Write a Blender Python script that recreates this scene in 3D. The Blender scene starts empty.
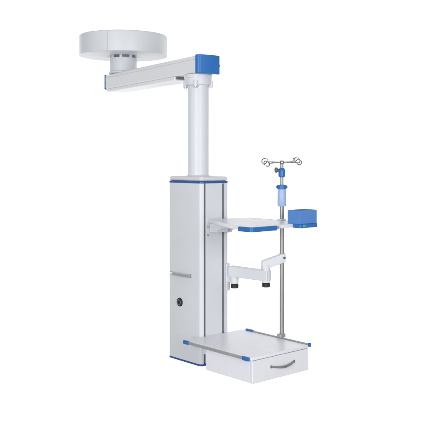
import bpy, bmesh, math
from mathutils import Vector, Matrix

scene = bpy.context.scene
COL = scene.collection
R = math.radians
PI = math.pi

# ------------------------------------------------------------------ materials
def mat(name, col, rough=0.4, metal=0.0, var=0.03, scale=14.0, bump=0.0, bscale=300.0, spec=0.5, coat=0.0, stretch=None):
    m = bpy.data.materials.new(name)
    m.use_nodes = True
    nt = m.node_tree
    N, L = nt.nodes, nt.links
    b = N['Principled BSDF']
    b.inputs['Metallic'].default_value = metal
    b.inputs['Specular IOR Level'].default_value = spec
    b.inputs['Coat Weight'].default_value = coat
    b.inputs['Coat Roughness'].default_value = 0.15
    tc = N.new('ShaderNodeTexCoord')
    mp = N.new('ShaderNodeMapping')
    if stretch:
        mp.inputs['Scale'].default_value = stretch
    L.new(tc.outputs['Object'], mp.inputs['Vector'])
    nz = N.new('ShaderNodeTexNoise')
    nz.inputs['Scale'].default_value = scale
    nz.inputs['Detail'].default_value = 5
    L.new(mp.outputs['Vector'], nz.inputs['Vector'])
    cr = N.new('ShaderNodeMapRange')
    cr.inputs['From Min'].default_value = 0.25
    cr.inputs['From Max'].default_value = 0.75
    cr.inputs['To Min'].default_value = 1 - var
    cr.inputs['To Max'].default_value = 1 + var
    L.new(nz.outputs['Fac'], cr.inputs['Value'])
    mx = N.new('ShaderNodeVectorMath')
    mx.operation = 'SCALE'
    mx.inputs[0].default_value = col
    L.new(cr.outputs['Result'], mx.inputs['Scale'])
    L.new(mx.outputs['Vector'], b.inputs['Base Color'])
    rr = N.new('ShaderNodeMapRange')
    rr.inputs['From Min'].default_value = 0.25
    rr.inputs['From Max'].default_value = 0.75
    rr.inputs['To Min'].default_value = max(0.03, rough - 0.06)
    rr.inputs['To Max'].default_value = rough + 0.06
    L.new(nz.outputs['Fac'], rr.inputs['Value'])
    L.new(rr.outputs['Result'], b.inputs['Roughness'])
    if bump > 0:
        n2 = N.new('ShaderNodeTexNoise')
        n2.inputs['Scale'].default_value = bscale
        n2.inputs['Detail'].default_value = 2
        L.new(mp.outputs['Vector'], n2.inputs['Vector'])
        bp = N.new('ShaderNodeBump')
        bp.inputs['Strength'].default_value = bump
        bp.inputs['Distance'].default_value = 0.0006
        L.new(n2.outputs['Fac'], bp.inputs['Height'])
        L.new(bp.outputs['Normal'], b.inputs['Normal'])
    return m

WHITE = mat('white_powder_coat', (0.68, 0.70, 0.735), 0.43, var=0.022, scale=5, bump=0.12, bscale=420)
SHELFW = mat('white_laminate', (0.80, 0.80, 0.85), 0.35, var=0.012, bump=0.06)
GREYW = mat('pale_grey_plastic', (0.70, 0.68, 0.715), 0.45, var=0.015, bump=0.08)
BLUE = mat('blue_plastic', (0.018, 0.15, 0.47), 0.36, var=0.06, bump=0.1, spec=0.45)
TRIM = mat('trim_blue_plastic', (0.013, 0.10, 0.36), 0.35, var=0.06)
DBLUE = mat('deep_blue_plastic', (0.014, 0.085, 0.33), 0.35, var=0.06)
PBLUE = mat('smear_mid_blue', (0.085, 0.24, 0.60), 0.4, var=0.04)
ICE = mat('smear_pale_blue', (0.36, 0.48, 0.76), 0.4, var=0.03)
STEEL = mat('brushed_steel', (0.36, 0.352, 0.34), 0.46, 0.85, var=0.08, scale=8, stretch=(30, 30, 1.5))
RAILM = mat('satin_aluminium', (0.55, 0.55, 0.555), 0.42, 0.8, var=0.05)
GROOVE = mat('grey_channel', (0.20, 0.205, 0.22), 0.5, 0.4, var=0.06)
DARK = mat('dark_grey_gap', (0.09, 0.095, 0.11), 0.6, var=0.1)
BLACK = mat('black_rubber', (0.012, 0.012, 0.014), 0.5, var=0.15)
KNOBM = mat('brown_grey_knob', (0.13, 0.11, 0.105), 0.45, var=0.1)
CHROME = mat('chrome_wire', (0.36, 0.355, 0.35), 0.28, 1.0, var=0.05)
ARMW = mat('white_gloss_paint', (0.80, 0.805, 0.83), 0.33, var=0.02, scale=5, bump=0.1, bscale=420)
SEAM = mat('seam_grey', (0.58, 0.59, 0.61), 0.45)
BACK = mat('white_paper', (0.85, 0.85, 0.85), 0.9, var=0.005, scale=2, spec=0.1)

# ------------------------------------------------------------------ mesh helpers
class MB:
    def __init__(self):
        self.bm = bmesh.new()

    def box(self, lo, hi, M=None):
        r = bmesh.ops.create_cube(self.bm, size=1)
        lo, hi = Vector(lo), Vector(hi)
        c, s = (lo + hi) / 2, hi - lo
        T = Matrix.Translation(c) @ Matrix.Diagonal((s.x, s.y, s.z, 1))
        if M is not None:
            T = M @ T
        bmesh.ops.transform(self.bm, matrix=T, verts=r['verts'])
        return self

    def cyl(self, p0, p1, r0, r1=None, seg=40):
        r1 = r0 if r1 is None else r1
        p0, p1 = Vector(p0), Vector(p1)
        d = p1 - p0
        r = bmesh.ops.create_cone(self.bm, cap_ends=True, cap_tris=False, segments=seg, radius1=r0, radius2=r1, depth=d.length)
        q = Vector((0, 0, 1)).rotation_difference(d.normalized()).to_matrix().to_4x4()
        bmesh.ops.transform(self.bm, matrix=Matrix.Translation((p0 + p1) / 2) @ q, verts=r['verts'])
        return self

    def lathe(self, prof, seg=96, c=(0, 0, 0)):
        bm = self.bm
        rings = []
        for (r, z) in prof:
            if r < 1e-6:
                rings.append([bm.verts.new((c[0], c[1], c[2] + z))])
            else:
                rings.append([bm.verts.new((c[0] + r * math.cos(2 * PI * k / seg), c[1] + r * math.sin(2 * PI * k / seg), c[2] + z)) for k in range(seg)])
        for a, b in zip(rings, rings[1:]):
            for k in range(seg):
                k2 = (k + 1) % seg
                if len(a) == 1 and len(b) > 1:
                    bm.faces.new((a[0], b[k], b[k2]))
                elif len(b) == 1 and len(a) > 1:
                    bm.faces.new((a[k], a[k2], b[0]))
                elif len(a) > 1:
                    bm.faces.new((a[k], a[k2], b[k2], b[k]))
        return self

    def prism(self, pts, z0, z1):
        bm = self.bm
        a = [bm.verts.new((x, y, z0)) for x, y in pts]
        b = [bm.verts.new((x, y, z1)) for x, y in pts]
        n = len(pts)
        for k in range(n):
            bm.faces.new((a[k], a[(k + 1) % n], b[(k + 1) % n], b[k]))
        bm.faces.new(list(reversed(a)))
        bm.faces.new(b)
        return self

    def tube(self, path, r, seg=12, taper=None):
        bm = self.bm
        P = [Vector(p) for p in path]
        n = len(P)
        t0 = (P[1] - P[0]).normalized()
        up = Vector((0, 0, 1)) if abs(t0.z) < 0.9 else Vector((1, 0, 0))
        nrm = (up - t0 * up.dot(t0)).normalized()
        rings = []
        for i in range(n):
            t = (P[min(i + 1, n - 1)] - P[max(i - 1, 0)]).normalized()
            nrm = (nrm - t * nrm.dot(t)).normalized()
            bn = t.cross(nrm)
            rad = r if taper is None else r * taper(i / (n - 1))
            rings.append([bm.verts.new(P[i] + rad * (math.cos(2 * PI * k / seg) * nrm + math.sin(2 * PI * k / seg) * bn)) for k in range(seg)])
        for a, b in zip(rings, rings[1:]):
            for k in range(seg):
                bm.faces.new((a[k], a[(k + 1) % seg], b[(k + 1) % seg], b[k]))
        bm.faces.new(list(reversed(rings[0])))
        bm.faces.new(rings[-1])
        return self

    def sphere(self, c, r, sc=(1, 1, 1)):
        q = bmesh.ops.create_uvsphere(self.bm, u_segments=24, v_segments=14, radius=r)
        bmesh.ops.transform(self.bm, matrix=Matrix.Translation(c) @ Matrix.Diagonal((*sc, 1)), verts=q['verts'])
        return self

    def build(self, name, m, parent=None, bevel=0.0, seg=3, loc=(0, 0, 0), rz=0.0):
        bmesh.ops.recalc_face_normals(self.bm, faces=self.bm.faces[:])
        me = bpy.data.meshes.new(name)
        self.bm.to_mesh(me)
        self.bm.free()
        for p in me.polygons:
            p.use_smooth = True
        me.materials.append(m)
        o = bpy.data.objects.new(name, me)
        COL.objects.link(o)
        o.location = loc
        o.rotation_euler = (0, 0, rz)
        if parent is not None:
            o.parent = parent
        me.set_sharp_from_angle(angle=R(35))
        if bevel > 0:
            b = o.modifiers.new('bevel', 'BEVEL')
            b.width = bevel
            b.segments = seg
            b.limit_method = 'ANGLE'
            b.angle_limit = R(38)
            b.harden_normals = True
        return o

def rounded(x0, x1, y0, y1, r, n=8):
    pts = []
    for cx, cy, a0 in ((x1 - r, y0 + r, -90), (x1 - r, y1 - r, 0), (x0 + r, y1 - r, 90), (x0 + r, y0 + r, 180)):
        for k in range(n + 1):
            a = R(a0 + 90 * k / n)
            pts.append((cx + r * math.cos(a), cy + r * math.sin(a)))
    return pts

def thing(name, label, cat, loc, rz=0.0, group=None):
    o = bpy.data.objects.new(name, None)
    COL.objects.link(o)
    o.empty_display_size = 0.1
    o.location = loc
    o.rotation_euler = (0, 0, rz)
    o['label'] = label
    o['category'] = cat
    if group:
        o['group'] = group
    return o

# ------------------------------------------------------------------ the pendant
# column base centre; local -x = side with the long pull handle, local -y = side carrying shelf and drawer
PX, PY, ROT = -0.156, 5.447, R(41.55)
pend = thing('medical_pendant', 'white ceiling-hung medical pendant with blue trim, swing arm, column, shelf and drawer', 'medical pendant', (PX, PY, 0), ROT)

def to_local(X, Y):
    dx, dy = X - PX, Y - PY
    c, s = math.cos(ROT), math.sin(ROT)
    return (dx * c + dy * s, -dx * s + dy * c)

# --- column
hx, hy = 0.1245, 0.1765
prof = rounded(-hx, hx, -hy, hy, 0.026)
def column_profile():
    # the same rounded rectangle with two vertical channels cut in its -y face
    r, n = 0.026, 8
    pts = []
    for cx, cy, a0 in ((hx - r, -hy + r, -90), (hx - r, hy - r, 0), (-hx + r, hy - r, 90), (-hx + r, -hy + r, 180)):
        for k in range(n + 1):
            a = R(a0 + 90 * k / n)
            pts.append((cx + r * math.cos(a), cy + r * math.sin(a)))
    d = 0.014
    for x0, x1 in ((-0.097, -0.079), (0.064, 0.086)):
        pts += [(x0, -hy), (x0, -hy + d), (x1, -hy + d), (x1, -hy)]
    return pts
col = MB().prism(column_profile(), 0.0, 1.194).build('column', WHITE, pend, 0.0015, 2)
MB().prism(rounded(-hx - .002, hx + .002, -hy - .002, hy + .002, 0.028), -0.012, -0.0005).build('base_trim', DBLUE, col, 0.002, 2)
MB().prism(rounded(-hx - .003, hx + .003, -hy - .003, hy + .003, 0.029), 1.1945, 1.2075).build('blue_trim', TRIM, col, 0.003, 3)
MB().prism(rounded(-hx, hx, -hy, hy, 0.028), 1.208, 1.238).build('top_cap', GREYW, col, 0.017, 5)
for x0, x1 in ((-0.0965, -0.0795), (0.0645, 0.0855)):
    MB().box((x0, -hy + .0085, 0.004), (x1, -hy + .0135, 1.188)).build('channel_strip', GROOVE, col)
# pull handle on the -x side
h = MB()
pp = []
for k in range(25):
    t = k / 24
    pp.append((-hx - 0.003 - 0.013 * min(1, math.sin(PI * t) * 2.0), 0.136 - t * 0.206, 0.573))
h.tube(pp, 0.0095, 14)
h.cyl((-hx + .001, 0.136, .573), (-hx - .006, 0.136, .573), 0.0135).cyl((-hx + .001, -0.070, .573), (-hx - .006, -0.070, .573), 0.0135)
h.build('pull_handle', RAILM, col, 0.0015, 2)
# lock
lk = MB().cyl((-hx + .001, 0.044, .385), (-hx - .007, 0.044, .385), 0.030, 0.028).build('lock', BLACK, col, 0.002, 2)
MB().cyl((-hx - .006, 0.044, .385), (-hx - .0095, 0.044, .385), 0.0195).build('lock_face', CHROME, lk, 0.001, 2)
MB().cyl((-hx - .009, 0.044, .385), (-hx - .0125, 0.044, .385), 0.0115).box((-hx - .0135, 0.0425, .3785), (-hx - .012, 0.0455, .3915)).build('lock_barrel', BLACK, lk)
# bolts beside the left channel
for z in (0.905, 0.852, 0.118, 0.078):
    MB().cyl((-0.066, -hy + .001, z), (-0.066, -hy - .005, z), 0.0075, seg=20).build('bolt', RAILM, col, 0.001, 2)

# --- vertical pole on the column
pole = MB().cyl((0, 0, 1.236), (0, 0, 1.90), 0.0735, seg=72).build('pole', WHITE, pend)
MB().lathe([(0.0737, 1.236), (0.082, 1.236), (0.082, 1.241), (0.0737, 1.247)], 72).build('pole_foot', GREYW, pole)
MB().lathe([(0.0736, 1.858), (0.089, 1.858), (0.094, 1.863), (0.094, 1.905), (0.098, 1.909), (0.098, 1.926), (0.094, 1.9308), (0.02, 1.9308)], 72).build('pole_collar', WHITE, pole)
for a in (-10, 80, 170, 260):
    ang = R(a - 90) - ROT
    c, s = math.cos(ang), math.sin(ang)
    bl = MB().cyl((0.089 * c, 0.089 * s, 1.846), (0.089 * c, 0.089 * s, 1.888), 0.0165, seg=24).build('collar_lug', WHITE, pole, 0.003, 2)
    MB().cyl((0.089 * c, 0.089 * s, 1.839), (0.089 * c, 0.089 * s, 1.8462), 0.010, seg=20).build('lug_screw', RAILM, pole)

# --- swing arm: own axes, +x from the drum towards the pole's end
ARM_ROT = R(-57.7) - ROT
AL, AR, AW = -1.350, 0.113, 0.0905
arm = MB().box((AL, -AW, 1.9315), (AR, AW, 2.049)).build('swing_arm', ARMW, pend, 0.014, 4, (0, 0, 0), ARM_ROT)
def cap_pts(x0, sgn, depth, r, bulge, n=8):
    # plan of an end cap: rounded outer corners and a slightly bowed face
    W = AW + .0025
    pts = [(x0, W), (x0, -W)]
    for k in range(n + 1):
        t = R(90 * k / n)
        pts.append((x0 + sgn * (depth - r + r * math.sin(t)), -W + r - r * math.cos(t)))
    for k in range(1, n):
        u = -1 + 2 * k / n
        pts.append((x0 + sgn * (depth + bulge * (1 - u * u)), u * (W - r)))
    for k in range(n + 1):
        t = R(90 - 90 * k / n)
        pts.append((x0 + sgn * (depth - r + r * math.sin(t)), W - r + r * math.cos(t)))
    return pts
MB().prism(cap_pts(AR + .0005, 1, 0.036, 0.030, 0.006), 1.9275, 2.053).build('arm_end_cap', BLUE, arm, 0.011, 4)
MB().prism(cap_pts(AL - .0005, -1, 0.016, 0.012, 0.004), 1.9285, 2.052).build('arm_end_cap', BLUE, arm, 0.008, 3)
MB().box((AL + .025, -AW + .006, 1.907), (-0.185, AW - .006, 1.9325)).build('underside_cover', ARMW, arm, 0.006, 3)
MB().box((-0.1845, -AW + .02, 1.913), (-0.170, AW - .03, 1.9325)).build('cover_clip', GROOVE, arm, 0.002, 2)
MB().cyl((AR + .0245, AW - .0095, 1.986), (AR + .0285, AW - .0055, 1.986), 0.0075, seg=18).build('cap_screw', DARK, arm)
MB().box((AL + .004, -AW - .0012, 2.021), (AR - .002, -AW + .004, 2.0235)).build('arm_seam', SEAM, arm)

# --- ceiling drum and its neck
ca, sa = math.cos(ARM_ROT), math.sin(ARM_ROT)
QX, QY = -1.191 * ca, -1.191 * sa
def lathe_at(pr, seg=96):
    return MB().lathe(pr, seg)
dr, z0, z1, f = 0.356, 2.189, 2.352, 0.012
pr = [(0, z0 + .004), (0.13, z0 + .004), (0.135, z0), (dr - .006, z0)]
for k in range(1, 5):
    a = R(-90 + 90 * k / 4)
    pr.append((dr - .006 + .006 * math.cos(a), z0 + .006 + .006 * math.sin(a)))
for k in range(0, 7):
    a = R(90 * k / 6)
    pr.append((dr - f + f * math.cos(a), z1 - f + f * math.sin(a)))
pr.append((0, z1))
drum = lathe_at(pr, 128).build('ceiling_drum', WHITE, pend, 0, 1, (QX, QY, 0))
for ang0 in (-103, 77):
    aw = R(ang0) - ROT
    M = Matrix.Rotation(aw, 4, 'Z')
    MB().box((dr - .004, -0.0035, z0 + .004), (dr + .0018, 0.0035, z1 - .008), M).build('drum_seam', SEAM, drum)
neck = lathe_at([(0, 2.0485), (0.118, 2.0485), (0.118, 2.060), (0.110, 2.066), (0.108, 2.169), (0.107, 2.172), (0.0, 2.172)]).build('drum_neck', WHITE, pend, 0, 1, (QX, QY, 0))
MB().cyl((0, 0, 2.1715), (0, 0, 2.1945), 0.101, seg=72).build('slot_ring', GROOVE, neck)
for k in range(8):
    M = Matrix.Rotation(R(-94 + 45 * k) - ROT, 4, 'Z')
    wv = 0.013 if k % 2 else 0.011
    MB().box((0.09, -wv, 2.1718), (0.1085, wv, 2.1943), M).build('slot_lug', WHITE, neck, 0.002, 2)

# --- upper shelf
TX0, TX1, TY0, TY1 = -0.2597, 0.2373, -0.80, -hy - .0015
SH = [(TX0, TY0 + .018), (TX0 + .005, TY0 + .005), (TX0 + .018, TY0), (TX1 - .018, TY0), (TX1 - .005, TY0 + .005), (TX1, TY0 + .018), (TX1, TY1 - .05), (TX1 - .11, TY1), (-0.055, TY1), (-0.075, TY1 - .05), (TX0 + .012, -0.61), (TX0 + .003, -0.625), (TX0, -0.645)]
shelf = MB().prism(SH, 0.932, 0.955).build('upper_shelf', SHELFW, pend, 0.003, 3)
def bumper(x0, y0, x1, y1, zlo, zhi, th=0.016):
    # L-shaped guard round the front corner
    pts = [(x0 - th, y1), (x0 - th, y0 - th + .012), (x0 - th + .012, y0 - th), (x1, y0 - th), (x1, y0), (x0, y0), (x0, y1)]
    return MB().prism(pts, zlo, zhi)
bumper(TX0, TY0, TX0 + .203, TY0 + .105, 0.9235, 0.953).build('shelf_handle', BLUE, shelf, 0.006, 3)
MB().box((TX0 + .204, TY0 - .013, 0.930), (TX0 + .220, TY0 - .0005, 0.950)).build('handle_clip', RAILM, shelf, 0.003, 2)
MB().prism(rounded(0.088, 0.250, TY0 - .066, TY0 - .0005, 0.010, 5), 0.930, 0.9554).build('shelf_handle', BLUE, shelf, 0.005, 3)
MB().box((0.116, TY0 - .0685, 0.938), (0.134, TY0 - .0655, 0.948)).build('handle_clip', RAILM, shelf, 0.001, 2)
# side rail of the shelf with the socket that holds the drip pole
MB().box((TX1 + .004, TY0 + .03, 0.930), (TX1 + .012, TY1 - .06, 0.956)).build('side_rail', RAILM, shelf, 0.002, 2)
for yy in (-0.72, -0.50, -0.28):
    MB().box((TX1 - .002, yy - .012, 0.936), (TX1 + .005, yy + .012, 0.950)).build('rail_spacer', RAILM, shelf)
# stepped bracket under the shelf
def side_prism(pts_yz, x0, x1):
    m = MB()
    a = [m.bm.verts.new((x0, y, z)) for y, z in pts_yz]
    b = [m.bm.verts.new((x1, y, z)) for y, z in pts_yz]
    n = len(pts_yz)
    for k in range(n):
        m.bm.faces.new((a[k], a[(k + 1) % n], b[(k + 1) % n], b[k]))
    m.bm.faces.new(list(reversed(a)))
    m.bm.faces.new(b)
    return m
yb = -hy - .001
side_prism([(yb, 0.9295), (yb - .25, 0.9295), (yb - .25, 0.916), (yb - .115, 0.905), (yb - .105, 0.893), (yb - .075, 0.888), (yb - .07, 0.872), (yb, 0.868)], -0.052, 0.052).build('shelf_bracket', WHITE, shelf, 0.003, 2)
side_prism([(yb, 0.9295), (yb - .20, 0.9295), (yb - .20, 0.914), (yb - .10, 0.900), (yb - .085, 0.884), (yb - .05, 0.880), (yb - .045, 0.862), (yb, 0.858)], 0.087, 0.112).build('shelf_bracket', WHITE, shelf, 0.003, 2)

# --- lower drawer unit
unit = MB().prism(rounded(TX0, TX1, TY0, TY1, 0.008, 4), 0.166, 0.184).build('drawer_tray', SHELFW, pend, 0.003, 3)
MB().box((TX0 + .004, -0.783, 0.031), (TX1 - .004, -0.38, 0.1655)).build('drawer_case', SHELFW, unit, 0.004, 3)
dfr = MB().box((TX0 + .003, -0.803, 0.029), (TX1 - .003, -0.7845, 0.1635)).build('drawer_front', SHELFW, unit, 0.004, 3)
pp = []
for k in range(29):
    t = k / 28
    x = -0.100 + t * 0.195
    out = 0.022 * math.sin(PI * t) ** 0.7 if 0 < t < 1 else 0
    pp.append((x, -0.8015 - out, 0.106 - 0.012 * math.sin(PI * t)))
MB().tube(pp, 0.0062, 14, lambda t: 0.75 + 0.4 * math.sin(PI * t) ** 2 + 0.25 * t).cyl((-0.100, -0.802, .106), (-0.100, -0.808, .106), 0.009).cyl((0.095, -0.802, .106), (0.095, -0.808, .106), 0.009).build('drawer_handle', STEEL, unit)
MB().box((-0.11, -0.39, 0.070), (0.055, -hy - .001, 0.1655)).build('drawer_bracket', WHITE, unit, 0.004, 2)
for xs, sg, zr, caps in ((TX0, -1, 0.165, ((TY0 + .012, TY0 + .070), (TY1 - .050, TY1 + .004))), (TX1, 1, 0.174, ((TY0 - .010, TY0 + .012), (TY1 - .112, TY1 - .035)))):
    xa, xb = xs + sg * .004, xs + sg * .013
    MB().box((min(xa, xb), caps[0][0] + .006, zr), (max(xa, xb), caps[1][1] - .006, zr + .018)).build('side_rail', RAILM, unit, 0.002, 2)
    for yy in (-0.70, -0.50, -0.33):
        MB().box((min(xs - sg * .002, xa + sg * .001), yy - .012, 0.1685), (max(xs - sg * .002, xa + sg * .001), yy + .012, 0.180)).build('rail_spacer', RAILM, unit)
    xa, xb = xs + sg * .0015, xs + sg * .018
    for ya, ybb in caps:
        MB().box((min(xa, xb), ya, zr - .003), (max(xa, xb), ybb, zr + .022)).build('rail_end_cap', BLUE, unit, 0.006, 3)

# --- jointed support arm between the column and the drip pole
H1, H2 = Vector((0.118, -0.240, 0)), Vector((0.166, -0.491, 0))
IV = Vector((0.262, -0.541, 0))
sup = MB().box((0.088, -hy - .016, 0.466), (0.1215, -hy - .0005, 0.650)).box((0.096, H1.y, 0.525), (0.118, -hy - .012, 0.632)).build('support_arm', WHITE, pend, 0.004, 3)
def bar(p, q, zlo0, zhi0, zlo1, zhi1, w):
    m = MB()
    d = (q - p)
    d.z = 0
    n = Vector((-d.y, d.x, 0)).normalized() * w / 2
    vs = []
    for base, zl, zh in ((p, zlo0, zhi0), (q, zlo1, zhi1)):
        for s, z in ((1, zl), (-1, zl), (-1, zh), (1, zh)):
            vs.append(m.bm.verts.new((base.x + s * n.x, base.y + s * n.y, z)))
    for k in range(4):
        m.bm.faces.new((vs[k], vs[(k + 1) % 4], vs[4 + (k + 1) % 4], vs[4 + k]))
    m.bm.faces.new((vs[3], vs[2], vs[1], vs[0]))
    m.bm.faces.new(vs[4:8])
    return m
MB().cyl((H1.x, H1.y, 0.519), (H1.x, H1.y, 0.600), 0.0275).build('arm_hub', WHITE, sup, 0.004, 3)
MB().cyl((H1.x, H1.y, 0.488), (H1.x, H1.y, 0.5188), 0.0265).build('hub_knob', BLACK, sup, 0.006, 3)
bar(H1 + (H1 - H2).normalized() * .034, H2 + (H2 - H1).normalized() * .024, 0.565, 0.636, 0.560, 0.629, 0.056).build('arm_link', WHITE, sup, 0.006, 3)
MB().cyl((H2.x, H2.y, 0.549), (H2.x, H2.y, 0.665), 0.0285).build('arm_hub', WHITE, sup, 0.004, 3)
MB().cyl((H2.x, H2.y, 0.520), (H2.x, H2.y, 0.5488), 0.0265).build('hub_knob', BLACK, sup, 0.006, 3)
bar(H2 + (H2 - IV).normalized() * .030, IV + (IV - H2).normalized() * .020, 0.634, 0.691, 0.680, 0.741, 0.050).build('arm_link', WHITE, sup, 0.006, 3)
dv = (IV - H2).normalized()
M = Matrix.Translation((IV.x, IV.y, 0)) @ Matrix.Rotation(math.atan2(dv.y, dv.x), 4, 'Z')
MB().box((-0.021, -0.028, 0.686), (0.0245, 0.028, 0.734), M).build('pole_clamp', WHITE, sup, 0.006, 3)
MB().cyl(M @ Vector((0.008, -0.027, 0.710)), M @ Vector((0.008, -0.032, 0.710)), 0.008, seg=20).build('clamp_screw', DARK, sup)

# ------------------------------------------------------------------ drip pole
c, s = math.cos(ROT), math.sin(ROT)
WX, WY = PX + IV.x * c - IV.y * s, PY + IV.x * s + IV.y * c
iv = thing('drip_pole', 'grey steel drip stand pole with four wire hooks and blue clamp, standing beside the shelf', 'drip pole', (WX, WY, 0.150))
zb = 0.150
MB().cyl((0, 0, 0), (0, 0, 1.060 - zb), 0.0152, seg=32).cyl((0, 0, 1.05 - zb), (0, 0, 1.335 - zb), 0.0112, seg=32).build('pole', STEEL, iv)
M = Matrix.Rotation(ROT, 4, 'Z')
MB().box((-0.030, -0.019, 0.038), (0.019, 0.019, 0.062), M).build('foot_clamp', RAILM, iv, 0.004, 2)
MB().box((-0.030, -0.022, 0.776), (0.021, 0.021, 0.812), M).build('shelf_clamp', SHELFW, iv, 0.004, 2)
MB().lathe([(0.0, .895), (0.0255, .895), (0.029, .902), (0.0295, .95), (0.0275, 1.000), (0.0265, 1.0075), (0, 1.0075)], 40).build('smear_sleeve', ICE, iv)  # added part; its pale blue stands in for a smear below the collar
MB().lathe([(0.0, 1.0078), (0.027, 1.0078), (0.0305, 1.011), (0.0305, 1.033), (0.027, 1.037), (0.0, 1.037)], 40).build('collar', BLUE, iv)
MB().box((-0.0365, -0.010, 1.012), (-0.029, 0.010, 1.032)).build('collar_lug', DBLUE, iv, 0.002, 2)
MB().box((0.029, -0.010, 1.012), (0.0365, 0.010, 1.032)).build('collar_lug', DBLUE, iv, 0.002, 2)
MB().lathe([(0.0, 1.086), (0.017, 1.086), (0.0225, 1.092), (0.0235, 1.125), (0.021, 1.139), (0.0135, 1.147), (0.0, 1.147)], 40).build('height_clamp', BLUE, iv)
kb = MB().cyl((-0.020, -0.006, 1.132), (-0.029, -0.009, 1.132), 0.009, seg=20)
kb.sphere((-0.037, -0.011, 1.133), 0.0185, (0.72, 1, 1)).build('clamp_knob', KNOBM, iv)
hub = MB().lathe([(0.0, 1.172), (0.013, 1.172), (0.0155, 1.177), (0.0155, 1.191), (0.012, 1.196), (0, 1.197)], 32).build('hook_hub', CHROME, iv)
for ang, reach, dz, lean in ((16, 0.132, 0.000, 0.35), (-22, 0.108, 0.012, -0.5), (180 - 20, 0.106, -0.010, 0.5), (180 + 16, 0.132, 0.006, -0.35)):
    d = Vector((math.cos(R(ang)), math.sin(R(ang)), 0))
    side = Vector((-d.y, d.x, 0))
    P3 = []
    run = reach * 0.80
    for k in range(10):
        t = k / 9
        p = d * (0.004 + run * t)
        P3.append((p.x, p.y, 1.184 + dz * t * t))
    rr = 0.0165
    for k in range(1, 31):
        a = R(180 + 345 * k / 30)
        g = 1 + .22 * k / 30
        u = run + rr + rr * math.cos(a) * g
        v = rr * math.sin(a) * g
        p = d * (u + lean * 0.35 * v) + side * (lean * v + 0.010 * k / 30)
        P3.append((p.x, p.y, 1.184 + dz + v * 0.93))
    q = Vector(P3[-1])
    P3.append(tuple(q + d * -0.009 + Vector((0, 0, 0.012))))
    MB().tube(P3, 0.0039, 10).build('hook', CHROME, iv)

# ------------------------------------------------------------------ added blue box standing in for a smear over the shelf handle
bn = thing('smear_box', 'open blue box added in place of a blue smear above the right shelf handle', 'smear stand-in', (PX, PY, 0.9558), ROT)
bx0, bx1, by0, by1 = 0.092, 0.247, -0.860, -0.755
m = MB()
wt, zt = 0.004, 0.083
m.box((bx0, by0, 0.0), (bx1, by0 + wt, zt)).box((bx0, by1 - wt, 0.0), (bx1, by1, zt))
m.box((bx0, by0 + wt, 0.0), (bx0 + wt, by1 - wt, zt)).box((bx1 - wt, by0 + wt, 0.0), (bx1, by1 - wt, zt))
m.box((bx0 + wt, by0 + wt, 0.0), (bx1 - wt, by1 - wt, 0.005))
m.build('smear_box_body', PBLUE, bn, 0.0015, 2)
# ------------------------------------------------------------------ backdrop
bd = MB().box((-11, 12.0, -8), (11, 12.05, 10)).build('backdrop', BACK)
bd['kind'] = 'structure'

# ------------------------------------------------------------------ lights
def area(name, loc, target, sx, sy, power, col=(1, 1, 1)):
    l = bpy.data.lights.new(name, 'AREA')
    l.shape = 'RECTANGLE'
    l.size, l.size_y = sx, sy
    l.energy = power
    l.color = col
    o = bpy.data.objects.new(name, l)
    COL.objects.link(o)
    o.location = loc
    o.rotation_euler = (Vector(target) - Vector(loc)).to_track_quat('-Z', 'Y').to_euler()
    return o
area('backdrop_lamp', (-4.6, 8.5, 1.0), (-4.6, 12, 1.0), 2, 7, 580)
area('backdrop_lamp', (4.6, 8.5, 1.0), (4.6, 12, 1.0), 2, 7, 580)
area('front_softbox', (2.7, -0.6, 1.7), (-0.1, 5.3, 1.3), 0.8, 2.8, 148, (1, 0.99, 0.985))
area('side_softbox', (-2.3, -0.8, 1.5), (-0.2, 5.4, 1.3), 0.7, 2.8, 195, (0.985, 0.99, 1))
area('top_softbox', (-0.4, 3.6, 5.0), (-0.1, 5.2, 1.0), 2.4, 2.0, 7, (0.98, 0.99, 1))

w = bpy.data.worlds.new('World')
scene.world = w
w.use_nodes = True
w.node_tree.nodes['Background'].inputs['Color'].default_value = (0.97, 0.985, 1.0, 1)
w.node_tree.nodes['Background'].inputs['Strength'].default_value = 0.42

# ------------------------------------------------------------------ camera
cd = bpy.data.cameras.new('camera')
cam = bpy.data.objects.new('camera', cd)
COL.objects.link(cam)
cam.location = (0, 0, 1.349)
cam.rotation_euler = (R(90), 0, 0)
cd.sensor_width = 36
cd.lens = 36 * 795 / 442
cd.shift_y = -56.5 / 442
cd.clip_end = 200
scene.camera = cam

scene.view_settings.view_transform = 'Standard'
scene.view_settings.look = 'None'
scene.view_settings.exposure = 0
scene.view_settings.gamma = 1
scene.cycles.use_denoising = True
scene.cycles.max_bounces = 8
